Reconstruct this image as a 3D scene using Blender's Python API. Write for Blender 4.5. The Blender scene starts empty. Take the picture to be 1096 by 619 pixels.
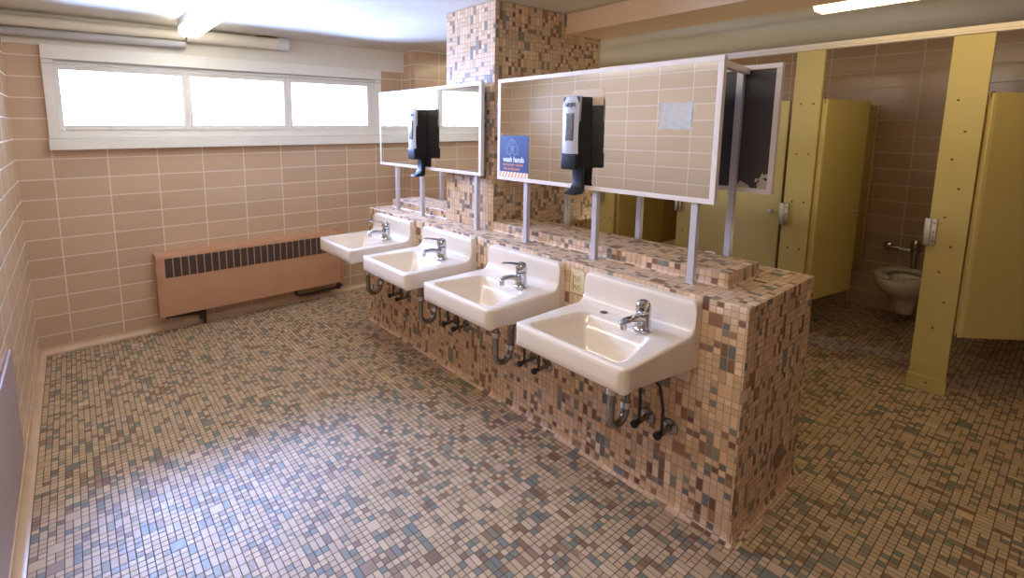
import bpy, bmesh, math, random
from mathutils import Vector, Matrix
random.seed(7)
scene = bpy.context.scene
COL = scene.collection
PI = math.pi

# ------------------------------------------------------------------ measures (metres)
CEIL = 2.297          # ceiling height
ROOM_X = 5.773        # tiled wall behind the stalls
ROOM_Y = -6.2         # wall behind the photographer
IX0, IX1 = 2.142, 2.795      # tiled half wall
IY0, IY1 = -3.607, -0.786
ITOP = 0.929
STALL_X = 4.226
ROW, COLW = 0.1355, 0.308    # glazed wall tile module

# ------------------------------------------------------------------ node helpers
def lin(c):
    out = []
    for v in c:
        v /= 255.0
        out.append(v / 12.92 if v <= 0.04045 else ((v + 0.055) / 1.055) ** 2.4)
    return (*out, 1.0)

class NG:
    def __init__(self, name):
        self.m = bpy.data.materials.new(name)
        self.m.use_nodes = True
        self.t = self.m.node_tree
        self.n = self.t.nodes
        self.b = self.n["Principled BSDF"]
    def link(self, a, b):
        self.t.links.new(a, b)
    def new(self, t):
        return self.n.new(t)
    def math(self, op, a, b=None, c=None, clamp=False):
        nd = self.new("ShaderNodeMath"); nd.operation = op; nd.use_clamp = clamp
        for i, v in enumerate((a, b, c)):
            if v is None: continue
            if isinstance(v, (int, float)): nd.inputs[i].default_value = v
            else: self.link(v, nd.inputs[i])
        return nd.outputs[0]
    def mixf(self, f, a, b):
        nd = self.new("ShaderNodeMix"); nd.data_type = 'FLOAT'
        for s, v in ((nd.inputs[0], f), (nd.inputs[2], a), (nd.inputs[3], b)):
            if isinstance(v, (int, float)): s.default_value = v
            else: self.link(v, s)
        return nd.outputs[0]
    def mixc(self, f, a, b, mode='MIX'):
        nd = self.new("ShaderNodeMix"); nd.data_type = 'RGBA'; nd.blend_type = mode
        for s, v in ((nd.inputs[0], f), (nd.inputs[6], a), (nd.inputs[7], b)):
            if isinstance(v, (int, float)): s.default_value = v
            elif isinstance(v, tuple): s.default_value = v
            else: self.link(v, s)
        return nd.outputs[2]
    def combine(self, x, y, z=0.0):
        nd = self.new("ShaderNodeCombineXYZ")
        for i, v in enumerate((x, y, z)):
            if isinstance(v, (int, float)): nd.inputs[i].default_value = v
            else: self.link(v, nd.inputs[i])
        return nd.outputs[0]
    def white(self, vec):
        nd = self.new("ShaderNodeTexWhiteNoise"); nd.noise_dimensions = '3D'
        self.link(vec, nd.inputs["Vector"]); return nd.outputs["Value"]
    def uv(self):
        nd = self.new("ShaderNodeUVMap"); nd.uv_map = "UVMap"
        s = self.new("ShaderNodeSeparateXYZ"); self.link(nd.outputs[0], s.inputs[0])
        return s.outputs[0], s.outputs[1]
    def noise(self, scale, detail=3.0, coord="Object"):
        tc = self.new("ShaderNodeTexCoord")
        nd = self.new("ShaderNodeTexNoise"); nd.inputs["Scale"].default_value = scale; nd.inputs["Detail"].default_value = detail
        self.link(tc.outputs[coord], nd.inputs["Vector"]); return nd.outputs["Fac"]
    def ramp(self, fac, stops, const=False):
        nd = self.new("ShaderNodeValToRGB"); r = nd.color_ramp
        if const: r.interpolation = 'CONSTANT'
        while len(r.elements) < len(stops): r.elements.new(0.5)
        for e, (p, c) in zip(r.elements, stops): e.position = p; e.color = c
        self.link(fac, nd.inputs[0]); return nd.outputs[0]
    def bump(self, h, dist=0.001, strength=0.6):
        nd = self.new("ShaderNodeBump"); nd.inputs["Strength"].default_value = strength; nd.inputs["Distance"].default_value = dist
        self.link(h, nd.inputs["Height"]); self.link(nd.outputs[0], self.b.inputs["Normal"])
    def set(self, **k):
        names = dict(color="Base Color", rough="Roughness", metal="Metallic", spec="Specular IOR Level", coat="Coat Weight",
                     coatr="Coat Roughness", ecol="Emission Color", estr="Emission Strength", trans="Transmission Weight", ior="IOR")
        for a, v in k.items():
            s = self.b.inputs[names[a]]
            if isinstance(v, (int, float, tuple)): s.default_value = v
            else: self.link(v, s)
        return self.m

def plain(name, rgb, rough=0.5, metal=0.0, spec=0.5, var=0.06, scale=9.0, coat=0.0):
    g = NG(name); c = lin(rgb)
    f = g.noise(scale, 4.0)
    dark = tuple(v * (1 - var) for v in c[:3]) + (1,)
    lite = tuple(min(1, v * (1 + var)) for v in c[:3]) + (1,)
    g.set(color=g.ramp(f, [(0.3, dark), (0.7, lite)]), rough=g.mixf(f, rough * 0.9, min(1, rough * 1.1)), metal=metal, spec=spec, coat=coat)
    return g.m

def tile_wall(name, u0, v0, rgb, grout=(226, 214, 198), rough=0.2):
    g = NG(name); u, v = g.uv()
    U = g.math('DIVIDE', g.math('SUBTRACT', u, u0), COLW); V = g.math('DIVIDE', g.math('SUBTRACT', v, v0), ROW)
    fu = g.math('FRACT', U); fv = g.math('FRACT', V)
    du = g.math('MULTIPLY', g.math('MINIMUM', fu, g.math('SUBTRACT', 1.0, fu)), COLW)
    dv = g.math('MULTIPLY', g.math('MINIMUM', fv, g.math('SUBTRACT', 1.0, fv)), ROW)
    d = g.math('MINIMUM', du, dv)
    mask = g.math('DIVIDE', g.math('SUBTRACT', d, 0.0030), 0.0016, clamp=True)   # 1 on the tile
    idv = g.combine(g.math('FLOOR', U), g.math('FLOOR', V))
    r = g.white(idv)
    c = lin(rgb)
    tilec = g.ramp(r, [(0.0, tuple(x * 0.93 for x in c[:3]) + (1,)), (0.5, c), (1.0, tuple(x * 1.06 for x in c[:3]) + (1,))])
    cloud = g.noise(3.0, 3.0)
    tilec = g.mixc(g.math('MULTIPLY', cloud, 0.25), tilec, tuple(x * 0.86 for x in c[:3]) + (1,))
    g.set(color=g.mixc(mask, lin(grout), tilec), rough=g.mixf(mask, 0.75, rough), spec=0.5)
    edge = g.math('DIVIDE', d, 0.006, clamp=True)
    wob = g.noise(5.0, 1.0)
    g.bump(g.math('ADD', edge, g.math('MULTIPLY', wob, 0.8)), 0.0011, 0.5)
    return g.m

def mosaic(name, bases, accents, p_acc, grout, rough, unit=0.0262, pa=0.06, pb=0.40, spec=0.5, bumpd=0.0012):
    """1 inch mosaic: whole 2x2 squares, upright 1x2 pairs and single 1x1 tiles mixed at random."""
    g = NG(name); u, v = g.uv()
    U = g.math('DIVIDE', g.math('ADD', u, 50.0), unit); V = g.math('DIVIDE', g.math('ADD', v, 50.0), unit)
    MU = g.math('FLOOR', g.math('DIVIDE', U, 2.0)); MV = g.math('FLOOR', g.math('DIVIDE', V, 2.0))
    r = g.white(g.combine(MU, MV, 3.3))
    isA = g.math('LESS_THAN', r, pa)
    isB = g.math('MULTIPLY', g.math('LESS_THAN', r, pa + pb), g.math('SUBTRACT', 1.0, isA))
    fu1 = g.math('FLOOR', U); fv1 = g.math('FLOOR', V)
    isAB = g.math('ADD', isA, isB, clamp=True)
    cu = g.mixf(isA, fu1, g.math('ADD', g.math('MULTIPLY', MU, 2.0), 0.5))
    cv = g.mixf(isAB, fv1, g.math('ADD', g.math('MULTIPLY', MV, 2.0), 0.5))
    idv = g.combine(cu, cv, 1.7)
    pick = g.white(idv); shade = g.white(g.combine(cu, cv, 9.1)); pick2 = g.white(g.combine(cu, cv, 5.3))
    # distance to the tile's own joint; single tiles keep all joints
    eu1 = g.math('FRACT', U); eu2 = g.math('MULTIPLY', g.math('FRACT', g.math('DIVIDE', U, 2.0)), 2.0)
    ev1 = g.math('FRACT', V); ev2 = g.math('MULTIPLY', g.math('FRACT', g.math('DIVIDE', V, 2.0)), 2.0)
    du = g.mixf(isA, g.math('MINIMUM', eu1, g.math('SUBTRACT', 1.0, eu1)), g.math('MINIMUM', eu2, g.math('SUBTRACT', 2.0, eu2)))
    dv = g.mixf(isAB, g.math('MINIMUM', ev1, g.math('SUBTRACT', 1.0, ev1)), g.math('MINIMUM', ev2, g.math('SUBTRACT', 2.0, ev2)))
    d = g.math('MINIMUM', du, dv)
    mask = g.math('DIVIDE', g.math('SUBTRACT', d, 0.035), 0.05, clamp=True)
    nb = len(bases); na = len(accents)
    bc = g.ramp(pick2, [(i / nb, lin(c)) for i, c in enumerate(bases)], True)
    ac = g.ramp(pick2, [(i / na, lin(c)) for i, c in enumerate(accents)], True)
    clump = g.noise(2.2, 2.0, "UV")
    thr = g.math('ADD', p_acc - 0.08, g.math('MULTIPLY', clump, 0.16))
    col = g.mixc(g.math('LESS_THAN', pick, thr), bc, ac)
    br = g.math('ADD', 0.9, g.math('MULTIPLY', shade, 0.2))
    col = g.mixc(1.0, col, g.combine(br, br, br), 'MULTIPLY')
    g.set(color=g.mixc(mask, lin(grout), col), rough=g.mixf(mask, 0.8, g.math('ADD', rough, g.math('MULTIPLY', shade, 0.08))), spec=g.mixf(mask, 0.15, spec))
    g.bump(g.math('ADD', g.math('DIVIDE', d, 0.12, clamp=True), g.math('MULTIPLY', shade, 0.25)), bumpd, 0.5)
    return g.m

def glass_pane(name):
    m = bpy.data.materials.new(name); m.use_nodes = True; t = m.node_tree; n = t.nodes
    n.remove(n["Principled BSDF"]); out = n["Material Output"]
    tr = n.new("ShaderNodeBsdfTransparent"); tr.inputs[0].default_value = (0.97, 0.985, 1, 1)
    gl = n.new("ShaderNodeBsdfGlossy"); gl.inputs["Roughness"].default_value = 0.02
    fr = n.new("ShaderNodeFresnel"); fr.inputs[0].default_value = 1.45
    mx = n.new("ShaderNodeMixShader")
    t.links.new(fr.outputs[0], mx.inputs[0]); t.links.new(tr.outputs[0], mx.inputs[1]); t.links.new(gl.outputs[0], mx.inputs[2]); t.links.new(mx.outputs[0], out.inputs[0])
    return m

def glow(name, rgb, strength):
    g = NG(name)
    return g.set(color=lin(rgb), ecol=lin(rgb), estr=strength, rough=0.4)

M = {}
TAN = (206, 177, 146)
M['back_tile'] = tile_wall('glazed_tile_back', 0.1874, 0.1306, TAN)
M['left_tile'] = tile_wall('glazed_tile_left', -0.017, 0.1306, (214, 188, 158), rough=0.16)
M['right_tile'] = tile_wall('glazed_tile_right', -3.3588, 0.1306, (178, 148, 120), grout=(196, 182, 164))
WB = [(216, 184, 148), (208, 174, 136), (222, 192, 158), (202, 168, 130), (212, 180, 150)]
WA = [(130, 94, 72), (128, 126, 114), (150, 112, 86), (108, 110, 108), (136, 128, 110), (114, 80, 62)]
M['wall_mosaic'] = mosaic('mosaic_tile_wall', WB, WA, 0.24, (172, 144, 118), 0.3)
FB = [(190, 164, 130), (198, 172, 138), (182, 156, 122), (192, 164, 136), (186, 162, 126)]
FA = [(128, 100, 78), (122, 122, 106), (144, 116, 90), (112, 118, 108), (134, 128, 108)]
M['floor_mosaic'] = mosaic('mosaic_tile_floor', FB, FA, 0.27, (98, 80, 66), 0.35, pa=0.03, pb=0.25, spec=0.8, bumpd=0.0004)
M['cove'] = plain('tan_cove_tile', (206, 178, 146), 0.25)
M['paint'] = plain('cream_wall_paint', (226, 220, 204), 0.6, var=0.03)
M['ceiling'] = plain('ceiling_gloss_paint', (214, 208, 194), 0.6, var=0.05, scale=2.5, spec=0.25)
M['beam'] = plain('peach_beam_paint', (226, 192, 158), 0.5, var=0.03)
M['window_paint'] = plain('white_window_paint', (236, 232, 220), 0.4, var=0.02)
M['window_shadow'] = plain('window_joint', (150, 156, 170), 0.5, var=0.02)
M['glass'] = glass_pane('window_glass')
M['porcelain'] = plain('white_porcelain', (226, 210, 190), 0.12, var=0.02, scale=4.0, coat=0.3)
M['chrome'] = plain('chrome', (205, 206, 208), 0.09, metal=1.0, var=0.03)
M['dull_chrome'] = plain('tarnished_chrome', (150, 146, 142), 0.25, metal=1.0, var=0.15, scale=30)
M['dark'] = plain('dark_rubber', (26, 24, 24), 0.6)
M['hole'] = plain('dark_hole', (84, 74, 66), 0.7)
M['mirror'] = NG('mirror_glass').set(color=(0.86, 0.87, 0.86, 1), metal=1.0, rough=0.012)
M['frame'] = plain('white_enamel_frame', (228, 217, 208), 0.3, var=0.02)
M['aluminium'] = plain('satin_aluminium', (206, 203, 205), 0.35, metal=0.35, var=0.02, scale=6)
M['black'] = plain('black_plastic', (18, 17, 17), 0.4, spec=0.35, var=0.05)
M['jet'] = plain('matt_black_plastic', (16, 16, 17), 0.4, spec=0.3, var=0.05)
M['grey'] = plain('grey_plastic', (178, 176, 182), 0.35, var=0.03)
M['smoke'] = plain('smoky_window_plastic', (104, 100, 100), 0.25, var=0.25, scale=30)
M['ink'] = plain('dark_ink', (38, 38, 44), 0.5)
M['ivory'] = plain('ivory_plastic', (214, 196, 152), 0.4, var=0.03)
M['radiator'] = plain('brown_radiator_enamel', (188, 142, 108), 0.4, var=0.05)
M['radiator_dark'] = plain('radiator_grille_mesh', (74, 60, 52), 0.7, var=0.3, scale=120)
M['pipe_dark'] = plain('dark_iron_pipe', (58, 46, 38), 0.6, var=0.2)
M['insulation'] = plain('cream_pipe_insulation', (226, 218, 198), 0.6, var=0.04)
M['pipe_grey'] = plain('grey_painted_pipe', (186, 184, 182), 0.5, var=0.04)
M['panel'] = plain('mauve_metal_panel', (172, 152, 150), 0.35, var=0.04)
M['yellow'] = plain('yellow_stall_enamel', (196, 178, 110), 0.36, var=0.03, scale=3.0)
M['yellow_edge'] = plain('yellow_stall_edge', (212, 194, 130), 0.36, var=0.02)
M['bolt'] = plain('tarnished_bolt', (128, 100, 62), 0.4, metal=0.7, var=0.2, scale=60)
M['steel'] = plain('keeper_steel', (188, 184, 176), 0.3, metal=0.8, var=0.1, scale=40)
M['seat'] = plain('pale_toilet_seat', (206, 206, 180), 0.25, var=0.02)
M['paper'] = plain('white_paper', (255, 252, 246), 0.8, var=0.02)
M['plate'] = plain('reflection_toned_plate', (210, 184, 156), 0.3, var=0.02)  # opaque; painted the tone of the tile reflected in the mirror
M['lens_left'] = glow('fluorescent_lens_cool', (252, 250, 244), 13.0)
M['lens_right'] = glow('fluorescent_lens_warm', (255, 228, 160), 6.5)
M['fixture'] = plain('white_fixture_enamel', (222, 222, 224), 0.4, var=0.02)
M['poster_blue'] = plain('blue_poster', (32, 48, 106), 0.5, var=0.05)
M['poster_hand'] = plain('pale_blue_print', (126, 156, 192), 0.5)
M['poster_white'] = plain('white_print', (236, 238, 240), 0.5)
M['poster_orange'] = plain('orange_print', (232, 146, 60), 0.5)
M['metal_cover'] = plain('brown_metal_cover', (132, 112, 92), 0.4, metal=0.4, var=0.1, scale=30)
def mirror_back():
    g = NG('mirror_back_paint')
    tc = g.new("ShaderNodeTexCoord"); s = g.new("ShaderNodeSeparateXYZ"); g.link(tc.outputs["Object"], s.inputs[0])
    nz = g.noise(14.0, 5.0)
    low = g.math('ADD', g.math('MULTIPLY', s.outputs[2], -4.5), g.math('MULTIPLY', s.outputs[1], -2.2))
    f = g.math('ADD', low, g.math('MULTIPLY', nz, 1.3))
    m = g.math('GREATER_THAN', f, 0.06)
    c = g.mixc(nz, lin((64, 60, 62)), lin((78, 70, 66)))
    g.set(color=g.mixc(m, c, lin((196, 186, 164))), rough=0.4)
    return g.m
M['mirror_back'] = mirror_back()

# ------------------------------------------------------------------ mesh helpers
def nb(): return bmesh.new()

def add_box(bm, x0, x1, y0, y1, z0, z1, bev=0.0, seg=2, mtx=None):
    r = bmesh.ops.create_cube(bm, size=1.0)
    for v in r['verts']:
        v.co = Vector((x0 + (v.co.x + .5) * (x1 - x0), y0 + (v.co.y + .5) * (y1 - y0), z0 + (v.co.z + .5) * (z1 - z0)))
    vs = r['verts']
    if bev > 0:
        es = list({e for v in vs for e in v.link_edges})
        rr = bmesh.ops.bevel(bm, geom=es, offset=bev, segments=seg, profile=0.6, affect='EDGES')
        vs = list({v for f in rr['faces'] for v in f.verts} | {v for v in vs if v.is_valid})
    if mtx is not None:
        for v in vs: v.co = mtx @ v.co
    return bm

def ring(bm, c, n, bx, by, seg):
    return [bm.verts.new(c + bx * math.cos(2 * PI * i / seg) + by * math.sin(2 * PI * i / seg)) for i in range(seg)]

def add_tube(bm, pts, radii, seg=14, flat=1.0, cap=True, up=None):
    """sweep a circle (or flattened ellipse) along points; radii one number or a list."""
    pts = [Vector(p) for p in pts]
    if not isinstance(radii, (list, tuple)): radii = [radii] * len(pts)
    tang = []
    for i in range(len(pts)):
        a = pts[max(i - 1, 0)]; b = pts[min(i + 1, len(pts) - 1)]
        tang.append((b - a).normalized())
    ref = Vector(up) if up else (Vector((0, 0, 1)) if abs(tang[0].z) < 0.9 else Vector((0, 1, 0)))
    prev = None; rings = []
    for p, t, r in zip(pts, tang, radii):
        if prev is None: s = t.cross(ref).normalized()
        else:
            s = prev - t * prev.dot(t); s.normalize()
        prev = s; w = s.cross(t).normalized()
        rings.append(ring(bm, p, t, s * r, w * r * flat, seg))
    for a, b in zip(rings, rings[1:]):
        for i in range(seg):
            bm.faces.new((a[i], a[(i + 1) % seg], b[(i + 1) % seg], b[i]))
    if cap:
        bm.faces.new(rings[0][::-1]); bm.faces.new(rings[-1])
    return bm

def arc(c, r, a0, a1, ax, ay, n=8):
    c = Vector(c); ax = Vector(ax); ay = Vector(ay)
    return [c + ax * r * math.cos(a0 + (a1 - a0) * i / n) + ay * r * math.sin(a0 + (a1 - a0) * i / n) for i in range(n + 1)]

def add_lathe(bm, prof, origin=(0, 0, 0), axis='Z', seg=24):
    o = Vector(origin); rows = []
    for r, h in prof:
        row = []
        for i in range(seg):
            a = 2 * PI * i / seg; c, s = r * math.cos(a), r * math.sin(a)
            row.append(bm.verts.new(o + {'Z': Vector((c, s, h)), 'X': Vector((h, c, s)), 'Y': Vector((s, h, c))}[axis]))
        rows.append(row)
    for a, b in zip(rows, rows[1:]):
        for i in range(seg): bm.faces.new((a[i], a[(i + 1) % seg], b[(i + 1) % seg], b[i]))
    bm.faces.new(rows[0][::-1]); bm.faces.new(rows[-1])
    return bm

def add_prism(bm, poly, a0, a1, axis='Y'):
    """extrude a 2-D polygon: axis Y -> poly is (x,z); axis X -> (y,z); axis Z -> (x,y)."""
    def P(p, a): return {'Y': (p[0], a, p[1]), 'X': (a, p[0], p[1]), 'Z': (p[0], p[1], a)}[axis]
    A = [bm.verts.new(P(p, a0)) for p in poly]; B = [bm.verts.new(P(p, a1)) for p in poly]
    n = len(poly)
    for i in range(n): bm.faces.new((A[i], A[(i + 1) % n], B[(i + 1) % n], B[i]))
    bm.faces.new(A[::-1]); bm.faces.new(B)
    return bm

def finish(bm, uvoff=(0, 0, 0)):
    bmesh.ops.recalc_face_normals(bm, faces=bm.faces)
    uv = bm.loops.layers.uv.new("UVMap")
    for f in bm.faces:
        n = f.normal; k = max(range(3), key=lambda i: abs(n[i]))
        for l in f.loops:
            c = l.vert.co
            l[uv].uv = {0: (c.y + uvoff[1], c.z + uvoff[2]), 1: (c.x + uvoff[0], c.z + uvoff[2]), 2: (c.x + uvoff[0], c.y + uvoff[1])}[k]

def obj(name, bm, mat, parent=None, loc=(0, 0, 0), smooth=None, kind=None, rotz=0.0):
    finish(bm)
    me = bpy.data.meshes.new(name); bm.to_mesh(me); bm.free()
    me.materials.append(M[mat])
    if smooth:
        for p in me.polygons: p.use_smooth = True
        me.set_sharp_from_angle(angle=math.radians(smooth))
    o = bpy.data.objects.new(name, me); COL.objects.link(o)
    o.location = loc; o.rotation_euler = (0, 0, rotz)
    if parent: o.parent = parent
    if kind: o['kind'] = kind
    return o

def tag(o, label, cat, group=None):
    o['label'] = label; o['category'] = cat
    if group: o['group'] = group
    return o

def thing(name, label, cat, loc=(0, 0, 0), rotz=0.0, group=None):
    o = bpy.data.objects.new(name, None); COL.objects.link(o)
    o.empty_display_size = 0.1
    o.location = loc; o.rotation_euler = (0, 0, rotz)
    return tag(o, label, cat, group)

def dup(root, loc, label, skip=()):
    def cp(o, parent):
        c = o.copy(); COL.objects.link(c); c.parent = parent
        for ch in o.children:
            if ch.name.split('.')[0] not in skip: cp(ch, c)
        return c
    kids = list(root.children)
    r = root.copy(); COL.objects.link(r); r.location = loc; r['label'] = label
    for ch in kids:
        if ch.name.split('.')[0] not in skip: cp(ch, r)
    return r

def text(name, body, size, mat, parent, loc, ext=0.0004, align='LEFT', squash=1.0, bold=0.018):
    """raised lettering on a face that looks toward -X (reading direction -Y), turned into a mesh"""
    cu = bpy.data.curves.new(name, 'FONT'); cu.body = body; cu.size = size; cu.align_x = align; cu.extrude = ext; cu.offset = size * bold
    tmp = bpy.data.objects.new(name + '_src', cu); COL.objects.link(tmp)
    bpy.context.view_layer.update()
    dg = bpy.context.evaluated_depsgraph_get()
    me = bpy.data.meshes.new_from_object(tmp.evaluated_get(dg))
    bpy.data.objects.remove(tmp)
    R = Matrix(((0, 0, -1), (-1, 0, 0), (0, 1, 0))).to_4x4() @ Matrix.Diagonal((squash, 1, 1, 1))
    me.transform(R)
    me.materials.clear(); me.materials.append(M[mat])
    o = bpy.data.objects.new(name, me); COL.objects.link(o); o.location = loc; o.parent = parent
    return o

# ------------------------------------------------------------------ the room shell
bm = nb(); add_box(bm, -0.15, ROOM_X + .15, ROOM_Y - .15, 0.15, -0.12, 0.0); obj('floor', bm, 'floor_mosaic', kind='structure')
bm = nb(); add_box(bm, -0.15, ROOM_X + .15, ROOM_Y - .15, 0.15, CEIL, CEIL + .12); obj('ceiling', bm, 'ceiling', kind='structure')
bm = nb(); add_box(bm, -0.15, 0.0, ROOM_Y, 0.15, 0.0, CEIL); obj('wall_left', bm, 'left_tile', kind='structure')
bm = nb(); add_box(bm, ROOM_X, ROOM_X + .15, ROOM_Y, 0.15, 0.0, CEIL); obj('wall_right', bm, 'right_tile', kind='structure')
bm = nb(); add_box(bm, -0.15, ROOM_X + .15, ROOM_Y - .15, ROOM_Y, 0.0, CEIL); obj('wall_rear', bm, 'back_tile', kind='structure')
WX0, WX1, WZ0, WZ1 = 0.184, 2.708, 1.411, 2.100
bm = nb()
add_box(bm, 0.0, WX0, 0.0, 0.15, 0.0, CEIL); add_box(bm, WX1, ROOM_X, 0.0, 0.15, 0.0, CEIL)
add_box(bm, WX0, WX1, 0.0, 0.15, 0.0, WZ0); add_box(bm, WX0, WX1, 0.0, 0.15, WZ1, CEIL)
obj('wall_back', bm, 'back_tile', kind='structure')
bm = nb(); add_box(bm, 0.0, 2.98, -0.012, 0.0, WZ1 - .004, CEIL, 0.002); obj('trim_1', bm, 'paint', kind='structure')      # painted band over the window
bm = nb(); add_box(bm, 2.98, 3.75, -0.204, 0.0, 0.0, CEIL); obj('wall_column', bm, 'back_tile', kind='structure')
bm = nb(); add_box(bm, 2.975, 3.75, -0.212, 0.0, CEIL - .012, CEIL, 0.003); obj('trim_2', bm, 'paint', kind='structure')
bm = nb(); add_box(bm, 2.948, 3.345, ROOM_Y, -2.02, 2.172, CEIL); obj('ceiling_beam', bm, 'beam', kind='structure')
# coved base tiles
def cove(h=0.05, r=0.035, t=0.006):
    return [(0, 0), (0, h), (t, h)] + [(t + r - r * math.cos(a), t + r - r * math.sin(a)) for a in [PI / 2 * i / 6 for i in range(7)]] + [(t + r, 0)]
bm = nb(); add_prism(bm, cove(), ROOM_Y, -0.001, 'Y'); obj('baseboard_left', bm, 'cove', kind='structure', smooth=40)
bm = nb(); add_prism(bm, [(-a, b) for a, b in cove()], 0.001, 2.98, 'X'); obj('baseboard_back', bm, 'cove', kind='structure', smooth=40)

# ------------------------------------------------------------------ window in the back wall
win = bpy.data.objects.new('window_1', None); COL.objects.link(win); win['kind'] = 'structure'; win.location = (0, 0, WZ0)
def wbox(*b): return (b[0], b[1], b[2], b[3], b[4] - WZ0, b[5] - WZ0)
bm = nb()
add_box(bm, *wbox(WX0, 0.243, -0.03, 0.05, 1.486, 2.010), 0.003)
add_box(bm, *wbox(2.64, WX1, -0.03, 0.05, 1.486, 2.010), 0.003)
add_box(bm, *wbox(WX0, WX1, -0.034, 0.05, 2.010, 2.100), 0.003)
obj('frame', bm, 'window_paint', win)
bm = nb(); add_box(bm, *wbox(WX0 - .004, WX1 + .004, -0.055, 0.06, 1.411, 1.486), 0.004); obj('sill', bm, 'window_paint', win)
bm = nb()
add_box(bm, *wbox(0.243, 2.64, 0.0, 0.06, 1.978, 2.010), 0.002)
add_box(bm, *wbox(0.243, 2.64, 0.0, 0.06, 1.486, 1.545), 0.002)
obj('sash_rail', bm, 'window_paint', win)
PANES = [(0.272, 1.000), (1.064, 1.770), (1.842, 2.565)]
for i, (a, b) in enumerate(PANES):
    bm = nb()
    add_box(bm, *wbox(a - .028, a, -0.008, 0.05, 1.545, 1.978), 0.002); add_box(bm, *wbox(b, b + .028, -0.008, 0.05, 1.545, 1.978), 0.002)
    add_box(bm, *wbox(a, b, -0.008, 0.05, 1.945, 1.978), 0.002); add_box(bm, *wbox(a, b, -0.008, 0.05, 1.545, 1.580), 0.002)
    s = obj('sash', bm, 'window_shadow' if i == 9 else 'window_paint', win)
    bm = nb(); add_box(bm, *wbox(a, b, 0.022, 0.027, 1.580, 1.945)); obj('pane', bm, 'glass', s)
bm = nb()
add_box(bm, *wbox(2.593, 2.64, 0.0, 0.05, 1.545, 1.978), 0.002); add_box(bm, *wbox(0.243, 0.246, 0.0, 0.05, 1.545, 1.978))
for a, b in ((1.028, 1.036), (1.798, 1.814)): add_box(bm, *wbox(a, b, -0.002, 0.05, 1.545, 1.978), 0.001)
obj('mullion', bm, 'window_paint', win)

bm = nb()
for z in (2.0085, 1.9795, 1.4865): add_box(bm, *wbox(WX0 + .002, WX1 - .002, -0.0365, -0.028, z, z + .003))
obj('joint', bm, 'window_shadow', win)
# ------------------------------------------------------------------ tiled half wall with its raised kerb, tiled pillar
bm = nb(); add_box(bm, IX0, IX1, IY0, IY1, 0.0, ITOP, 0.006, 2); obj('wall_middle', bm, 'wall_mosaic', kind='structure')
bm = nb(); add_box(bm, 2.318, 2.606, -3.456, -0.86, ITOP - .01, ITOP + .06, 0.010, 3); obj('wall_middle_kerb', bm, 'wall_mosaic', kind='structure', smooth=30)
bm = nb(); add_box(bm, 2.316, 3.32, -2.072, -1.596, 0.0, CEIL, 0.006, 2); obj('wall_pillar', bm, 'wall_mosaic', kind='structure')
bm = nb()
add_prism(bm, [(IX0 - a, b) for a, b in cove(0.045, 0.026, 0.003)], IY0 - .012, IY1, 'Y')
add_prism(bm, [(IY0 - a, b) for a, b in cove(0.045, 0.026, 0.003)], IX0 - .012, IX1, 'X')
obj('baseboard_middle', bm, 'wall_mosaic', kind='structure', smooth=40)
bm = nb(); add_prism(bm, [(2.318 - a, ITOP + b) for a, b in cove(0.02, 0.014, 0.001)], -3.46, -2.075, 'Y')
add_prism(bm, [(-3.456 - a, ITOP + b) for a, b in cove(0.02, 0.014, 0.001)], 2.312, 2.606, 'X')
add_prism(bm, [(2.318 - a, ITOP + b) for a, b in cove(0.02, 0.014, 0.001)], -1.6, -0.86, 'Y')
obj('baseboard_kerb', bm, 'wall_mosaic', kind='structure', smooth=40)
bm = nb(); add_lathe(bm, [(0.0, 0), (0.052, 0), (0.052, -.004), (0.047, -.007), (0.012, -.008), (0.0, -.008)], axis='Y', seg=32)
c = obj('cleanout_cover', bm, 'metal_cover', loc=(2.565, IY0, 0.185), smooth=40)
tag(c, 'round brown metal cleanout cover low on the end of the tiled half wall', 'drain cover')
bm = nb(); add_lathe(bm, [(0.0, 0), (0.006, 0), (0.006, -.003), (0, -.004)], origin=(0, -.008, 0), axis='Y', seg=12); obj('screw', bm, 'bolt', c)

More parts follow.
